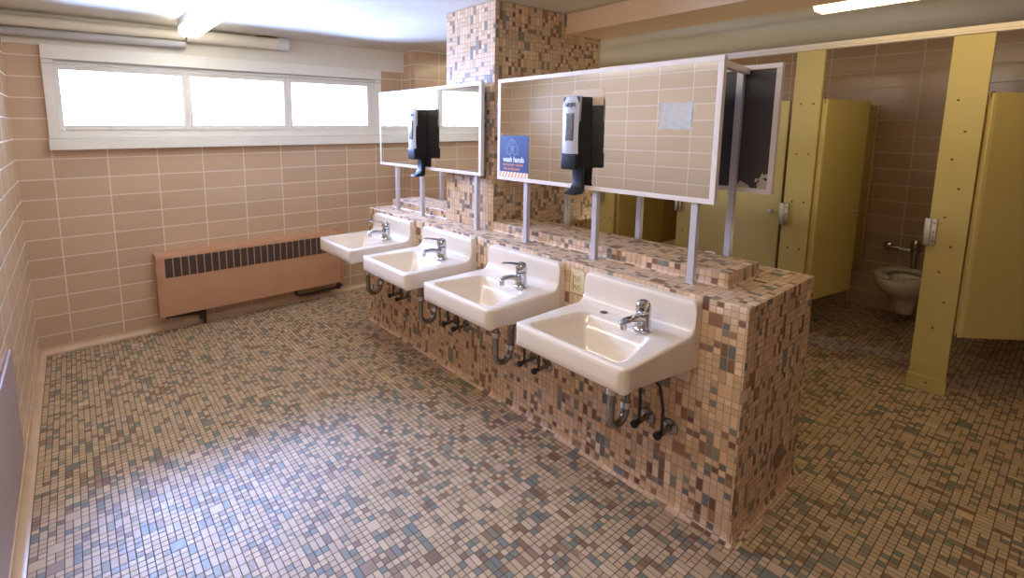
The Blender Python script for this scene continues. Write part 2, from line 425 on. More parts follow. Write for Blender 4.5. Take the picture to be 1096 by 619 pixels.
# ------------------------------------------------------------------ wash basins
RIM = 0.783; SW = 0.512; SD = 0.49
def basin_depth(d, y):
    cx, hx, hy, r = 0.309, 0.152, 0.214, 0.042
    hy2 = hy - 0.055 * max(0.0, min(1.0, (cx + hx - d) / 0.31))        # narrower towards the taps
    qx, qy = abs(d - cx) - hx + r, abs(y) - hy2 + r
    sd = math.hypot(max(qx, 0), max(qy, 0)) + min(max(qx, qy), 0) - r
    t = max(0.0, min(1.0, -sd / 0.115)); e = t * t * (3 - 2 * t)
    lip = max(0.0, min(1.0, -sd / 0.02))
    return 0.115 * e + 0.028 * lip * (1 - 0.3 * t)
def make_basin():
    bm = nb(); ND, NU = 44, 22
    prof = []
    for i in range(NU):
        d = 0.0 + 0.478 * i / (NU - 1)
        prof.append((d, -0.143 + 0.052 * min(1, d / 0.40), 'u'))
    prof += [(0.486, -0.090, 's'), (0.491, -0.083, 's'), (0.4925, -0.06, 's'), (0.4915, -0.02, 's'), (0.489, -0.008, 's'), (0.484, -0.002, 's')]
    for i in range(ND):
        prof.append((0.478 - (0.478 - 0.088) * i / (ND - 1), 0.0, 't'))
    for k in range(1, 8):
        a = PI / 2 * k / 7; prof.append((0.088 - 0.046 * math.sin(a), 0.046 * (1 - math.cos(a)), 't'))
    prof += [(0.041, 0.075, 't'), (0.040, 0.105, 't'), (0.038, 0.119, 't'), (0.033, 0.127, 't'), (0.024, 0.130, 't'), (0.0, 0.131, 't')]
    h = SW / 2; ys = []
    for k in range(7): ys.append(-h + 0.034 * (1 - math.cos(PI / 2 * k / 6)))
    n = 46; ys += [ys[-1] + (2 * (h - 0.034)) * k / n for k in range(1, n)]
    ys += [-v for v in ys[6::-1]]
    rows = []
    for y in ys:
        def inset(r):
            t = max(0.0, abs(y) - (h - r)); return r - math.sqrt(max(0.0, r * r - t * t))
        ic, isp, ie = inset(0.034), inset(0.026), inset(0.009)
        row = []
        for d, z, k in prof:
            bd = basin_depth(d, y)
            if k == 't': z2 = min(z - (bd if d > 0.09 else 0), 0.131 - isp) - ie
            elif k == 'u': z2 = min(z, -bd - 0.014) + ie
            else: z2 = z - ie * (1 if z > -0.03 else 0) + ie * (1 if z < -0.08 else 0)
            d2 = min(d, 0.4925 - ic) if d > 0.3 else d
            row.append(bm.verts.new((-d2, y, z2)))
        rows.append(row)
    m = len(prof)
    for a, b in zip(rows, rows[1:]):
        for i in range(m): bm.faces.new((a[i], a[(i + 1) % m], b[(i + 1) % m], b[i]))
    bm.faces.new(rows[0][::-1]); bm.faces.new(rows[-1])
    return bm

SINKG = 'wash basins along the tiled half wall'
def make_sink(y, label):
    t = thing('wash_basin', label, 'sink', (IX0, y, RIM), group=SINKG)
    obj('basin', make_basin(), 'porcelain', t, smooth=50)
    # drain in the bowl
    bm = nb(); add_lathe(bm, [(0.0, -.004), (0.014, -.004), (0.016, 0.0), (0.024, 0.001), (0.024, -.006), (0.0, -.006)][::-1], origin=(-0.320, 0, -0.1335), seg=20)
    obj('drain', bm, 'chrome', t, smooth=40)
    # mixer tap
    f = bpy.data.objects.new('faucet', None); COL.objects.link(f); f.parent = t; f.location = (-0.140, -0.100, 0.0); f.scale = (1.2, 1.2, 1.2)
    bm = nb()
    add_lathe(bm, [(0.0, 0.0), (0.031, 0.0), (0.031, 0.004), (0.027, 0.007), (0.025, 0.012), (0.0235, 0.035), (0.0225, 0.062), (0.0, 0.066)], seg=24)
    obj('tap_body', bm, 'chrome', f, smooth=40)
    bm = nb()
    add_tube(bm, [(0.004, 0, 0.036), (-0.03, 0, 0.045), (-0.065, 0, 0.052), (-0.095, 0, 0.053), (-0.113, 0, 0.050), (-0.119, 0, 0.047)],
             [0.021, 0.017, 0.0145, 0.0135, 0.012, 0.008], 16, 0.72)
    sp = obj('spout', bm, 'chrome', f, smooth=50)
    bm = nb(); add_lathe(bm, [(0.0, 0.028), (0.0095, 0.028), (0.0095, 0.044), (0.0, 0.044)], origin=(-0.108, 0, 0), seg=16); obj('aerator', bm, 'chrome', sp, smooth=40)
    lv = bpy.data.objects.new('lever', None)
    bm = nb()
    add_lathe(bm, [(0.0, 0.066), (0.0235, 0.066), (0.0245, 0.072), (0.0235, 0.088), (0.018, 0.099), (0.008, 0.104), (0.0, 0.105)], seg=24)
    add_tube(bm, [(0.012, 0, 0.088), (-0.015, 0, 0.097), (-0.045, 0, 0.106), (-0.075, 0, 0.113), (-0.100, 0, 0.117), (-0.108, 0, 0.117)],
             [0.016, 0.017, 0.013, 0.0105, 0.009, 0.004], 14, 0.42)
    obj('lever', bm, 'chrome', f, smooth=50)
    # waste trap, valves and risers under the bowl
    bm = nb(); py = -0.065; px = -0.272
    X, Z = Vector((1, 0, 0)), Vector((0, 0, 1))
    pts = [Vector((px, py, -0.135)), Vector((px, py, -0.22)), Vector((px, py, -0.32))]
    pts += arc((px + 0.05, py, -0.335), 0.05, PI, 2 * PI, X, Z, 10)
    pts += [Vector((px + 0.103, py, -0.26))]
    pts += arc((px + 0.155, py, -0.235), 0.05, PI, PI / 2, X, Z, 6)
    pts += [Vector((0.0, py, -0.183))]
    add_tube(bm, pts, 0.0150, 16)
    tr = obj('waste_trap', bm, 'dull_chrome', t, smooth=50)
    for og in ((px, py, -0.225), (px + .1, py, -0.315)):
        bm = nb(); add_lathe(bm, [(0.0, -.012), (0.0225, -.012), (0.0225, .012), (0, .012)], origin=og, seg=14)
        obj('slip_nut', bm, 'chrome', tr, smooth=40)
    bm = nb(); add_lathe(bm, [(0.0, 0), (0.034, 0), (0.031, -.008), (0.018, -.012), (0, -.012)], origin=(0, py, -0.183), axis='X', seg=20); obj('wall_flange', bm, 'dull_chrome', tr, smooth=40)
    for vy in (-0.075 - .09, -0.065):
        vz = -0.432
        bm = nb(); add_lathe(bm, [(0.0, 0.0), (0.034, 0.0), (0.031, -.007), (0.014, -.011), (0.010, -.03), (0.010, -.058), (0.0125, -.06), (0.0125, -.078), (0.0, -.078)], origin=(0, vy, vz), axis='X', seg=20)
        v = obj('stop_valve', bm, 'dull_chrome', t, smooth=40)
        bm = nb(); add_lathe(bm, [(0.0, -.078), (0.006, -.078), (0.006, -.092), (0.016, -.094), (0.016, -.108), (0.010, -.112), (0.0, -.112)], origin=(0, vy, vz), axis='X', seg=12)
        obj('valve_handle', bm, 'dark', v, smooth=40)
        bm = nb(); e = -0.10 + (0.02 if vy > -0.1 else -0.02)
        add_tube(bm, [(-0.068, vy, vz + .005), (-0.068, vy, vz + .10), (-0.085, vy * .8 + e * .2, vz + .20), (-0.12, e, -0.17), (-0.138, e, -0.125)], 0.0065, 10)
        obj('supply_riser', bm, 'pipe_dark', v, smooth=50)
    for ly in (-0.21, 0.21):
        bm = nb(); add_box(bm, -0.03, 0.0, ly - .025, ly + .025, -0.20, -0.135, 0.006); obj('hanger_lug', bm, 'porcelain', t)
    return t
SY = [-3.187, -2.527, -1.867, -1.207]
s1 = make_sink(SY[0], 'cream wash basin with an empty tap hole, nearest the open end of the tiled wall')
for y, lb in zip(SY[1:], ['white wash basin second from the open end of the tiled wall, past the outlet',
                          'white wash basin third from the open end of the tiled wall, second from the radiator',
                          'white wash basin at the window end of the tiled half wall, overlapping the radiator']):
    dup(s1, (IX0, y, RIM), lb)
bm = nb(); add_lathe(bm, [(0.0, 0.0), (0.0165, 0.0), (0.0165, 0.0012), (0.0, 0.0012)], seg=20)
obj('tap_hole', bm, 'hole', s1, loc=(-0.108, 0.1, 0.0003), smooth=40)
for ch in s1.children:                                   # this tap's short lever is swung towards the wall side
    if ch.name.startswith('faucet'):
        for g in ch.children:
            if g.name.startswith('lever'):
                g.rotation_euler = (0, math.radians(-10), math.radians(28)); g.location.z = 0.002

# ------------------------------------------------------------------ outlet between the two nearest basins
o = thing('power_outlet', 'ivory double power outlet on the tiled half wall between the two nearest basins', 'outlet', (IX0, -2.862, 0.839))
bm = nb(); add_box(bm, -0.007, 0.0, -0.040, 0.040, -0.057, 0.057, 0.003); obj('cover_plate', bm, 'ivory', o)
for z in (0.022, -0.022):
    bm = nb(); add_box(bm, -0.010, -0.005, -0.017, 0.017, z - .016, z + .016, 0.003); r = obj('receptacle', bm, 'ivory', o)
    for b in ((-.009, -.006, -.004, .007), (.006, .009, -.004, .007), (-.0025, .0025, -.012, -.007)):
        bm = nb(); add_box(bm, -0.0106, -0.0095, b[0], b[1], z + b[2], z + b[3]); obj('slot', bm, 'ink', r)
bm = nb(); add_box(bm, -0.0088, -0.0065, 0.020, 0.0215, -0.04, 0.035); obj('test_switch', bm, 'hole', o)

# ------------------------------------------------------------------ mirrors on posts
def post(bm, x, y, z0, z1, w=0.0265):
    add_box(bm, x - w / 2, x + w / 2, y - w / 2, y + w / 2, z0, z1, 0.002)
    add_box(bm, x - w / 2 - .004, x + w / 2 + .004, y - w / 2 - .004, y + w / 2 + .004, z0, z0 + .006, 0.002)
def mirror(label, x, y0, y1, z0, z1, posts, face, zbase, group):
    """face -1 looks to -X (towards the basins), +1 towards the stalls"""
    t = thing('framed_mirror', label, 'mirror', (x, (y0 + y1) / 2, zbase), group=group)
    hy = (y1 - y0) / 2; a, b = z0 - zbase, z1 - zbase; w = 0.021; dp = 0.026
    xa, xb = (-0.002, dp - .002) if face < 0 else (-dp + .002, 0.002)
    bm = nb()
    add_box(bm, xa, xb, -hy, hy, b - w, b, 0.002); add_box(bm, xa, xb, -hy, hy, a, a + w, 0.002)
    add_box(bm, xa, xb, -hy, -hy + w, a + w, b - w, 0.002); add_box(bm, xa, xb, hy - w, hy, a + w, b - w, 0.002)
    obj('frame', bm, 'frame', t)
    bm = nb(); add_box(bm, *((-0.001, 0.005) if face < 0 else (-0.005, 0.001)), -hy + w - .004, hy - w + .004, a + w - .004, b - w + .004)
    obj('glass', bm, 'mirror', t)
    bm = nb(); add_box(bm, *((0.0075, 0.012) if face < 0 else (-0.012, -0.0075)), -hy + w - .003, hy - w + .003, a + w - .003, b - w + .003)
    obj('backing', bm, 'mirror_back', t)
    for py in posts:
        bm = nb(); px = (0.0135 + 0.022) if face < 0 else -(0.0135 + 0.022)
        post(bm, px, py - (y0 + y1) / 2, 0.0, b - .012); obj('post', bm, 'aluminium', t)
    return t
MG = 'mirrors facing the wash basins'
MX = 2.232
m1 = mirror('white framed mirror over the two nearest basins, blue wash-hands sign in its corner', MX, -3.418, -2.196, 1.268, 1.829, (-3.332, -2.855, -2.40), -1, ITOP, MG)
m2 = mirror('white framed mirror over the two far basins, reflecting the window', MX, -2.052, -0.838, 1.272, 1.829, (-1.975, -1.372, -1.035), -1, ITOP, MG)
m3 = mirror('mirror facing the stalls, its dark peeling back seen past the nearer basin mirror', 2.672, -3.462, -2.240, 1.278, 1.829, (-3.31, -2.86, -2.38), 1, ITOP, None)
bm = nb(); add_box(bm, 0.022, 0.412, -0.012, 0.012, -0.022, 0.004, 0.002)
tb = obj('tie_bracket', bm, 'frame', loc=(MX, -3.395, 1.812), rotz=math.radians(9)); tag(tb, 'short white bar tying the tops of the two back-to-back mirrors', 'bracket')
bm = nb(); post(bm, 0, 0, 0, 0.85); p = obj('support_post', bm, 'aluminium', loc=(2.69, -1.03, ITOP))
tag(p, 'bare aluminium post rising from the half wall behind the far mirror', 'post')

# ------------------------------------------------------------------ soap dispensers stuck on the mirrors
def dispenser(y, z, label):
    t = thing('soap_dispenser', label, 'soap dispenser', (MX - .0022, y, z), group='soap dispensers on the basin mirrors')
    H = 0.33; D = 0.108; hw = 0.047
    def prof(w0, w1, d): return None
    # black rear housing, slightly tapered
    bm = nb()
    secs = [(0.0, 0.92), (0.02, 0.98), (0.12, 0.99), (0.28, 0.96), (H - .012, 0.98), (H, 0.90)]
    rings = []
    for zz, s in secs:
        pts = [(-0.0005, -hw * s), (-D * .84, -hw * s), (-D * .88, -hw * s * .98), (-D * .88, hw * s * .98), (-D * .84, hw * s), (-0.0005, hw * s)]
        rings.append([bm.verts.new((a, b, zz)) for a, b in pts])
    for A, B in zip(rings, rings[1:]):
        for i in range(6): bm.faces.new((A[i], A[(i + 1) % 6], B[(i + 1) % 6], B[i]))
    bm.faces.new(rings[0][::-1]); bm.faces.new(rings[-1])
    obj('housing', bm, 'black', t, smooth=35)
    # curved grey push cover
    bm = nb(); seg = 9; rows = []
    for zz, s, bul in [(0.070, 0.96, .98), (0.10, 0.95, 1.0), (0.16, 0.93, 1.0), (0.24, 0.96, .99), (0.29, 1.0, .97), (0.318, 1.02, .93), (0.331, 1.0, .91), (0.335, .94, .84)]:
        row = []
        for i in range(seg):
            a = -1 + 2 * i / (seg - 1)
            row.append(bm.verts.new((-D * bul * (1 - 0.10 * a * a), a * hw * s * 1.02, zz)))
        row += [bm.verts.new((-D * .76, hw * s * 1.02, zz)), bm.verts.new((-D * .76, -hw * s * 1.02, zz))]
        rows.append(row)
    n = seg + 2
    for A, B in zip(rows, rows[1:]):
        for i in range(n): bm.faces.new((A[i], A[(i + 1) % n], B[(i + 1) % n], B[i]))
    bm.faces.new(rows[0][::-1]); bm.faces.new(rows[-1])
    cv = obj('push_cover', bm, 'grey', t, smooth=40)
    bm = nb(); add_box(bm, -D * 1.012, -D * .80, -0.026, 0.026, 0.126, 0.258, 0.012, 4); obj('sight_window', bm, 'smoke', cv, smooth=40)
    text('lettering', 'GOJO', 0.026, 'ink', cv, (-D * .975, 0.031, 0.285), 0.0015, squash=.9, bold=0.004)
    bm = nb(); add_box(bm, -D * .99, -D * .70, -hw * .97, hw * .97, -0.004, 0.071, 0.008, 3); obj('lower_cover', bm, 'black', t, smooth=40)
    # nozzle guard with the drip lip
    bm = nb(); rows = []
    for zz, xf, xr, w in [(0.03, -.040, -.003, .030), (-0.03, -.038, -.003, .028), (-.075, -.038, -.003, .027), (-.100, -.052, -.004, .028), (-.113, -.086, -.006, .030), (-.122, -.093, -.012, .027), (-.126, -.078, -.020, .02)]:
        rows.append([bm.verts.new(q) for q in ((xr, -w * .7, zz), (xf, -w, zz), (xf - .004, 0, zz), (xf, w, zz), (xr, w * .7, zz))])
    for A, B in zip(rows, rows[1:]):
        for i in range(5): bm.faces.new((A[i], A[(i + 1) % 5], B[(i + 1) % 5], B[i]))
    bm.faces.new(rows[0][::-1]); bm.faces.new(rows[-1])
    obj('nozzle_guard', bm, 'jet', t, smooth=50)
    return t
d1 = dispenser(-2.795, 1.372, 'black and grey soap dispenser on the nearer mirror, beside the blue sign')
d2 = dup(d1, (MX - .0022, -1.452, 1.352), 'black and grey soap dispenser on the far mirror that reflects the window')
bm = nb(); add_box(bm, 0.0, 0.0009, -0.088, 0.088, 0.0, 0.075, 0.0003); c = obj('mounting_plate', bm, 'plate', d1, loc=(0.0001, -0.018, 0.292))

# ------------------------------------------------------------------ sign, paper towel, scrap
ps = thing('hand_washing_sign', 'square blue sign reading wash hands, stuck in the mirror corner', 'sign', (MX - .0011, -2.330, 1.290))
bm = nb(); add_box(bm, -0.0012, 0.0, -0.109, 0.109, 0.0, 0.228); obj('sheet', bm, 'poster_blue', ps)
bm = nb(); add_box(bm, -0.0016, -0.0011, -0.109, 0.109, 0.0, 0.027); obj('bottom_strip', bm, 'poster_white', ps)
bm = nb()
for i in range(9):
    y0 = 0.104 - i * 0.0245
    pl = [(y0, 0.027), (y0 - .011, 0.027), (min(y0 + .004, .109) - .011 + .0, 0.0), (min(y0 + .004 + .011, .109), 0.0)]
    add_prism(bm, [(max(-.109, min(.109, a)), b) for a, b in [(y0 - .011, .027), (y0, .027), (y0 + .012, 0), (y0 + .001, 0)]], -0.0021, -0.0015, 'X')
obj('stripe', bm, 'poster_orange', ps)
text('lettering', 'wash hands', 0.043, 'poster_white', ps, (-0.0014, 0.084, 0.083), squash=.82)
text('lettering', 'WITH SOAP + WATER', 0.0185, 'poster_orange', ps, (-0.0014, 0.088, 0.060), squash=.88)
text('lettering', 'FOR 20 SECONDS', 0.0185, 'poster_orange', ps, (-0.0014, 0.079, 0.037), squash=.88)
# outline drawing of two hands rubbing
bm = nb()
def line(pts, r=0.0024): add_tube(bm, [(-0.0014, a, b) for a, b in pts], r, 6, 0.5, up=(1, 0, 0))
for s in (1, -1):
    cx = 0.012
    line([(cx + s * .034, .128), (cx + s * .037, .150), (cx + s * .034, .172), (cx + s * .024, .196), (cx + s * .016, .203), (cx + s * .012, .194), (cx + s * .016, .176)])
    line([(cx + s * .012, .194), (cx + s * .004, .212), (cx - s * .002, .206), (cx + s * .004, .184)])
    line([(cx + s * .034, .128), (cx + s * .018, .122), (cx + s * .006, .134), (cx - s * .010, .150), (cx - s * .012, .160), (cx - s * .004, .160), (cx + s * .012, .150)])
    line([(cx + s * .046, .120), (cx + s * .051, .150), (cx + s * .044, .178)])
    line([(cx + s * .022, .168), (cx + s * .008, .172), (cx, .164)])
obj('hands_drawing', bm, 'poster_hand', ps, smooth=60)
bm = nb(); N = 14; gr = []
for i in range(N + 1):
    r = []
    for j in range(N + 1):
        y = 0.068 - 0.136 * i / N; z = 0.107 * j / N
        b = 0.0035 * math.sin(i * 1.3 + j * .7) * math.sin(j * .9 - i * .4) + .0016 * math.sin(i * 2.7 - j * 2.1)
        e = 0.0012 * math.sin(j * 1.1 + i * .8)
        r.append(bm.verts.new((-0.008 + b, y + e, z + e * .8 + 0.002 * math.sin(i * .5))))
    gr.append(r)
for i in range(N):
    for j in range(N): bm.faces.new((gr[i][j], gr[i + 1][j], gr[i + 1][j + 1], gr[i][j + 1]))
ret = bmesh.ops.solidify(bm, geom=bm.faces[:], thickness=0.0008)
pt = obj('paper_towel', bm, 'paper', loc=(MX + .0028, -3.243, 1.555), smooth=60)
tag(pt, 'crinkled white paper towel stuck flat on the nearer mirror', 'paper towel')
bm = nb()
rows = []
for i in range(7):
    a = i / 6; rows.append([bm.verts.new((0.012 * math.sin(a * 3) + w, -0.03 + 0.06 * a, 0.001 + 0.003 * math.sin(a * PI) + 0.006 * (k == 1))) for k, w in enumerate((-.006, 0, .006))])
for A, B in zip(rows, rows[1:]):
    for i in range(2): bm.faces.new((A[i], A[i + 1], B[i + 1], B[i]))
bmesh.ops.solidify(bm, geom=bm.faces[:], thickness=0.0006)
bmesh.ops.scale(bm, vec=(.7, .7, .7), verts=bm.verts)
sc = obj('paper_scrap', bm, 'paper', loc=(2.590, -3.255, ITOP + .0605), smooth=60)
tag(sc, 'small folded white paper scrap lying on the raised tile kerb', 'paper scrap')

# ------------------------------------------------------------------ radiator under the window
rd = thing('wall_radiator', 'brown metal convector radiator on the back wall under the window', 'radiator', (0.73, 0.0, 0.14))
RL, RH, RT = 1.468, 0.475, 0.142
bm = nb()
poly = [(0.0, 0.0), (-RT, 0.0), (-RT, RH - .022), (-RT + .006, RH - .006), (-RT + .02, RH), (0.0, RH)]
add_prism(bm, poly, 0.0, RL, 'X')
cs = obj('casing', bm, 'radiator', rd, smooth=30)
bm = nb(); add_prism(bm, [(a * 1.0 - .003, b + (.003 if b > .1 else -.004)) for a, b in poly[:1]] + [(-RT - .005, -.004), (-RT - .005, RH - .02), (-RT + .002, RH), (-RT + .016, RH + .006), (0, RH + .006)], -0.012, 0.022, 'X')
obj('end_cap', bm, 'radiator', rd)
bm = nb(); add_prism(bm, [(0, -.004), (-RT - .005, -.004), (-RT - .005, RH - .02), (-RT + .002, RH), (-RT + .016, RH + .006), (0, RH + .006)], RL - .012, RL + .012, 'X')
obj('end_cap', bm, 'radiator', rd)
bm = nb(); add_box(bm, 0.045, 1.335, -RT - .0015, -RT + .001, 0.300, 0.448); gl = obj('grille', bm, 'radiator_dark', rd)
bm = nb()
for i in range(1, 24): add_box(bm, 0.045 + i * 0.05375 - .0035, 0.045 + i * 0.05375 + .0035, -RT - .0045, -RT - .0005, 0.296, 0.452)
obj('grille_bar', bm, 'radiator', gl)
bm = nb(); add_tube(bm, [(0.03, -.07, -.02), (0.20, -.07, -.035), (0.30, -.07, -.045), (0.30, -.07, -.10), (0.30, -.07, -.137)], 0.014, 10)
add_lathe(bm, [(0, -.03), (.026, -.03), (.026, .03), (0, .03)], origin=(0.29, -.07, -.06), seg=12)
obj('supply_pipe', bm, 'pipe_dark', rd, smooth=50)
bm = nb(); add_tube(bm, [(1.05, -.07, 0.0), (1.05, -.07, -.06), (1.10, -.07, -.075), (1.40, -.07, -.07), (1.49, -.07, -.05)], 0.013, 10)
add_lathe(bm, [(0, -.05), (.02, -.05), (.02, .0), (.012, .02), (0, .02)], origin=(1.455, -.07, -.03), seg=12)
obj('return_pipe', bm, 'pipe_dark', rd, smooth=50)
bm = nb(); add_box(bm, 0.02, RL - .02, -.05, -.01, -.03, 0.0); obj('bottom_channel', bm, 'pipe_dark', rd)

# ------------------------------------------------------------------ pipes along the top of the back wall
bm = nb(); add_tube(bm, [(0.002, -.085, 2.226), (1.03, -.085, 2.232)], 0.034, 20)
p = obj('insulated_pipe', bm, 'insulation', smooth=50); tag(p, 'cream lagged pipe running under the ceiling from the left wall to the light', 'pipe')
bm = nb(); add_tube(bm, [(0.002, -.075, 2.162), (0.05, -.075, 2.162), (1.0, -.075, 2.170), (1.03, -.075, 2.170), (1.04, -.075, 2.170)], [0.024, .026, .026, .024, .012], 18)
p = obj('painted_pipe', bm, 'pipe_grey', smooth=50); tag(p, 'thin grey pipe just below the cream lagged pipe above the window', 'pipe')
pp = thing('capped_pipe', 'white capped pipe under the ceiling, right of the left light above the window', 'pipe', (1.04, -.085, 2.24))
bm = nb(); add_tube(bm, [(0.0, 0, -.004), (0.70, 0, 0)], 0.045, 22); obj('pipe_cover', bm, 'insulation', pp, smooth=50)
bm = nb(); add_tube(bm, [(0.67, 0, 0), (0.755, 0, 0), (0.768, 0, 0)], [0.05, 0.05, 0.038], 22); obj('end_cap', bm, 'fixture', pp, smooth=40)
bm = nb(); add_tube(bm, [(0.50, 0, .045), (0.60, -.01, .052), (0.68, 0, .048)], 0.007, 10); obj('clamp', bm, 'bolt', pp, smooth=50)

# ------------------------------------------------------------------ ceiling lights
def light(x0, x1, y0, y1, z0, lens, label):
    t = thing('ceiling_light', label, 'ceiling light', ((x0 + x1) / 2, (y0 + y1) / 2, CEIL))
    hx, hy, dz = (x1 - x0) / 2, (y1 - y0) / 2, z0 - CEIL
    bm = nb(); add_box(bm, -hx, hx, -hy, hy, -0.042, 0.0, 0.003); obj('housing', bm, 'fixture', t)
    bm = nb(); w = hx - .004
    add_prism(bm, [(-w, -.042), (-w, dz + .02), (-w + .02, dz), (w - .02, dz), (w, dz + .02), (w, -.042)], -hy + .006, hy - .006, 'Y'); obj('lens', bm, lens, t)
    return t
light(0.955, 1.100, -2.725, -0.285, 2.195, 'lens_left', 'bright white fluorescent ceiling light near the window')
light(3.62, 3.80, -4.50, -3.235, 2.205, 'lens_right', 'warm fluorescent ceiling light over the aisle in front of the stalls')

# ------------------------------------------------------------------ panel low on the left wall
bm = nb(); add_box(bm, 0.001, 0.013, -2.75, -1.515, 0.115, 0.612, 0.004); p = obj('access_panel', bm, 'panel')
tag(p, 'mauve metal access panel low on the left tiled wall', 'panel')

# ------------------------------------------------------------------ toilet stalls
PT = 0.032
def pilaster(y0, y1, label, bolts):
    t = thing('stall_pilaster', label, 'stall post', (STALL_X, (y0 + y1) / 2, 0.0), group='yellow posts along the front of the stalls')
    h = abs(y1 - y0) / 2
    bm = nb(); add_box(bm, 0, PT, -h, h, 0.0, 2.066, 0.003); obj('panel', bm, 'yellow', t)
    bm = nb(); add_box(bm, -0.006, PT + .006, -h - .006, h + .006, 0.0, 0.092, 0.003); sh = obj('shoe', bm, 'yellow', t)
    bm = nb(); add_lathe(bm, [(0, 0), (.006, 0), (.005, -.003), (0, -.004)], origin=(-.006, 0.0, 0.055), axis='X', seg=10); obj('screw', bm, 'bolt', sh)
    for by, bz in bolts:
        bm = nb(); add_lathe(bm, [(0, 0), (.0065, 0), (.0055, -.003), (.002, -.0042), (0, -.0042)], origin=(0, by - (y0 + y1) / 2, bz), axis='X', seg=10); obj('bolt', bm, 'bolt', t)
    # latch keeper on the side facing the neighbouring door
    bm = nb(); ky = h - .018
    add_box(bm, -.016, 0.0, ky - .02, ky + .034, 0.885, 1.04, 0.003); add_box(bm, -.026, -.014, ky + .004, ky + .030, 0.885, 1.04, 0.003)
    k = obj('latch_keeper', bm, 'steel', t)
    for z in (0.91, 0.965, 1.015):
        bm = nb(); add_lathe(bm, [(0, 0), (.005, 0), (.004, -.003), (0, -.003)], origin=(-.016, ky - .008, z), axis='X', seg=8); obj('screw', bm, 'bolt', k)
    return t
PIL = [(-1.625, -1.475), (-2.385, -2.225), (-3.145, -2.985), (-3.895, -3.735)]
def two_cols(a, b, dz=0.0): return [(a, z + dz) for z in (1.717, 1.384, 1.055, .727, .396)] + [(b, z + dz) for z in (1.717, 1.384, 1.055, .727, .396)]
PL = ['yellow stall post beside the tiled pillar, seen under the nearer mirror',
      'yellow stall post seen between the mirror posts under the nearer mirror',
      'yellow stall post with paired bolts, rising behind the end of the tiled half wall',
      'yellow stall post nearest the camera, standing right of the visible toilet']
BOLTS = [two_cols(-1.53, -1.59), two_cols(-2.28, -2.345), [(-3.035, z) for z in (1.718, 1.384, 1.054, .727)] + [(-3.105, z) for z in (1.717, 1.384, 1.056, .728)],
         [(-3.785, 1.714), (-3.829, 1.54), (-3.793, 1.384), (-3.837, 1.219), (-3.798, 1.054), (-3.838, .887), (-3.805, .732), (-3.842, .558), (-3.812, .396)]]
for (a, b), l, bo in zip(PIL, PL, BOLTS): pilaster(a, b, l, bo)

def stall_door(y, theta, label, width=0.565):
    t = thing('stall_door', label, 'stall door', (STALL_X + .028, y - .005, 0.368), math.radians(theta), group='yellow doors of the toilet stalls')
    bm = nb(); add_box(bm, -0.026, 0, -width, -0.004, 0.0, 1.378, 0.003); obj('door_leaf', bm, 'yellow', t)
    bm = nb(); add_box(bm, -.0265, 0.003, -0.022, 0.0, 0.0, 1.379, 0.003); obj('hinge_edge', bm, 'yellow_edge', t)
    for z in (1.37, 0.006):
        bm = nb(); add_lathe(bm, [(0, -.02), (.007, -.02), (.007, .018), (0, .018)], origin=(-0.012, -0.006, z), seg=10); obj('hinge', bm, 'bolt', t)
    bm = nb(); add_lathe(bm, [(0, 0), (.018, 0), (.017, -.004), (.006, -.008), (.006, -.02), (.011, -.022), (.011, -.03), (0, -.03)], origin=(-.026, -width + .06, 0.60), axis='X', seg=14); obj('latch', bm, 'steel', t)
    bm = nb(); add_lathe(bm, [(0, 0), (.007, 0), (.006, -.0035), (0, -.004)], origin=(-.026, -width * .46, 1.205), axis='X', seg=10); obj('coat_hook_screw', bm, 'steel', t)
    return t
stall_door(PIL[0][0], 76, 'yellow stall door swung inward, farthest of the four, beside the tiled pillar')
stall_door(PIL[1][0], 4, 'yellow stall door almost closed, seen below the dark mirror back')
stall_door(PIL[2][0], 80, 'yellow stall door swung inward beside the visible toilet')
stall_door(PIL[3][0], 47, 'yellow stall door nearest the camera, half open at the edge of the view')
for k, ((a, b), l) in enumerate(zip(PIL, ['yellow stall divider running back from the post beside the tiled pillar',
                        'yellow stall divider running back from the post under the mirror',
                        'yellow stall divider left of the visible toilet, behind the open door',
                        'yellow stall divider right of the visible toilet, behind the nearest post'])):
    y = (a + b) / 2 - .038
    t = thing('stall_divider', l, 'stall divider', (STALL_X + PT + .0005, y, 0.36), group='yellow dividers between the stalls')
    L = ROOM_X - STALL_X - PT - .001
    bm = nb(); add_box(bm, 0, L - .004, -.0125, .0125, 0, 1.385, 0.003); obj('panel', bm, 'yellow', t)
    bm = nb(); add_box(bm, L - .05, L, -.018, .018, 0.0, 1.39, 0.002); w = obj('wall_bracket', bm, 'yellow_edge', t)
    for z in (.1, .7, 1.3):
        bm = nb(); add_lathe(bm, [(0, -.0225), (.006, -.0225), (.006, .0225), (0, .0225)], origin=(L - .025, 0, z), axis='Y', seg=8); obj('bolt', bm, 'bolt', w)
hr = thing('head_rail', 'white metal rail running along the tops of the stall posts', 'rail', (STALL_X + PT / 2, -2.0, 2.066))
bm = nb(); add_prism(bm, [(-.027, 0), (-.027, .012), (-.020, .016), (-.020, .040), (.020, .040), (.020, .016), (.027, .012), (.027, 0)], ROOM_Y + 2.0 + .002, 1.4, 'Y'); obj('rail', bm, 'frame', hr)
for a, b in PIL:
    bm = nb(); add_lathe(bm, [(0, 0), (.008, 0), (.006, .005), (0, .006)], origin=(-.008, (a + b) / 2 + 2.0, 0.0398), seg=10); obj('clamp_screw', bm, 'bolt', hr)

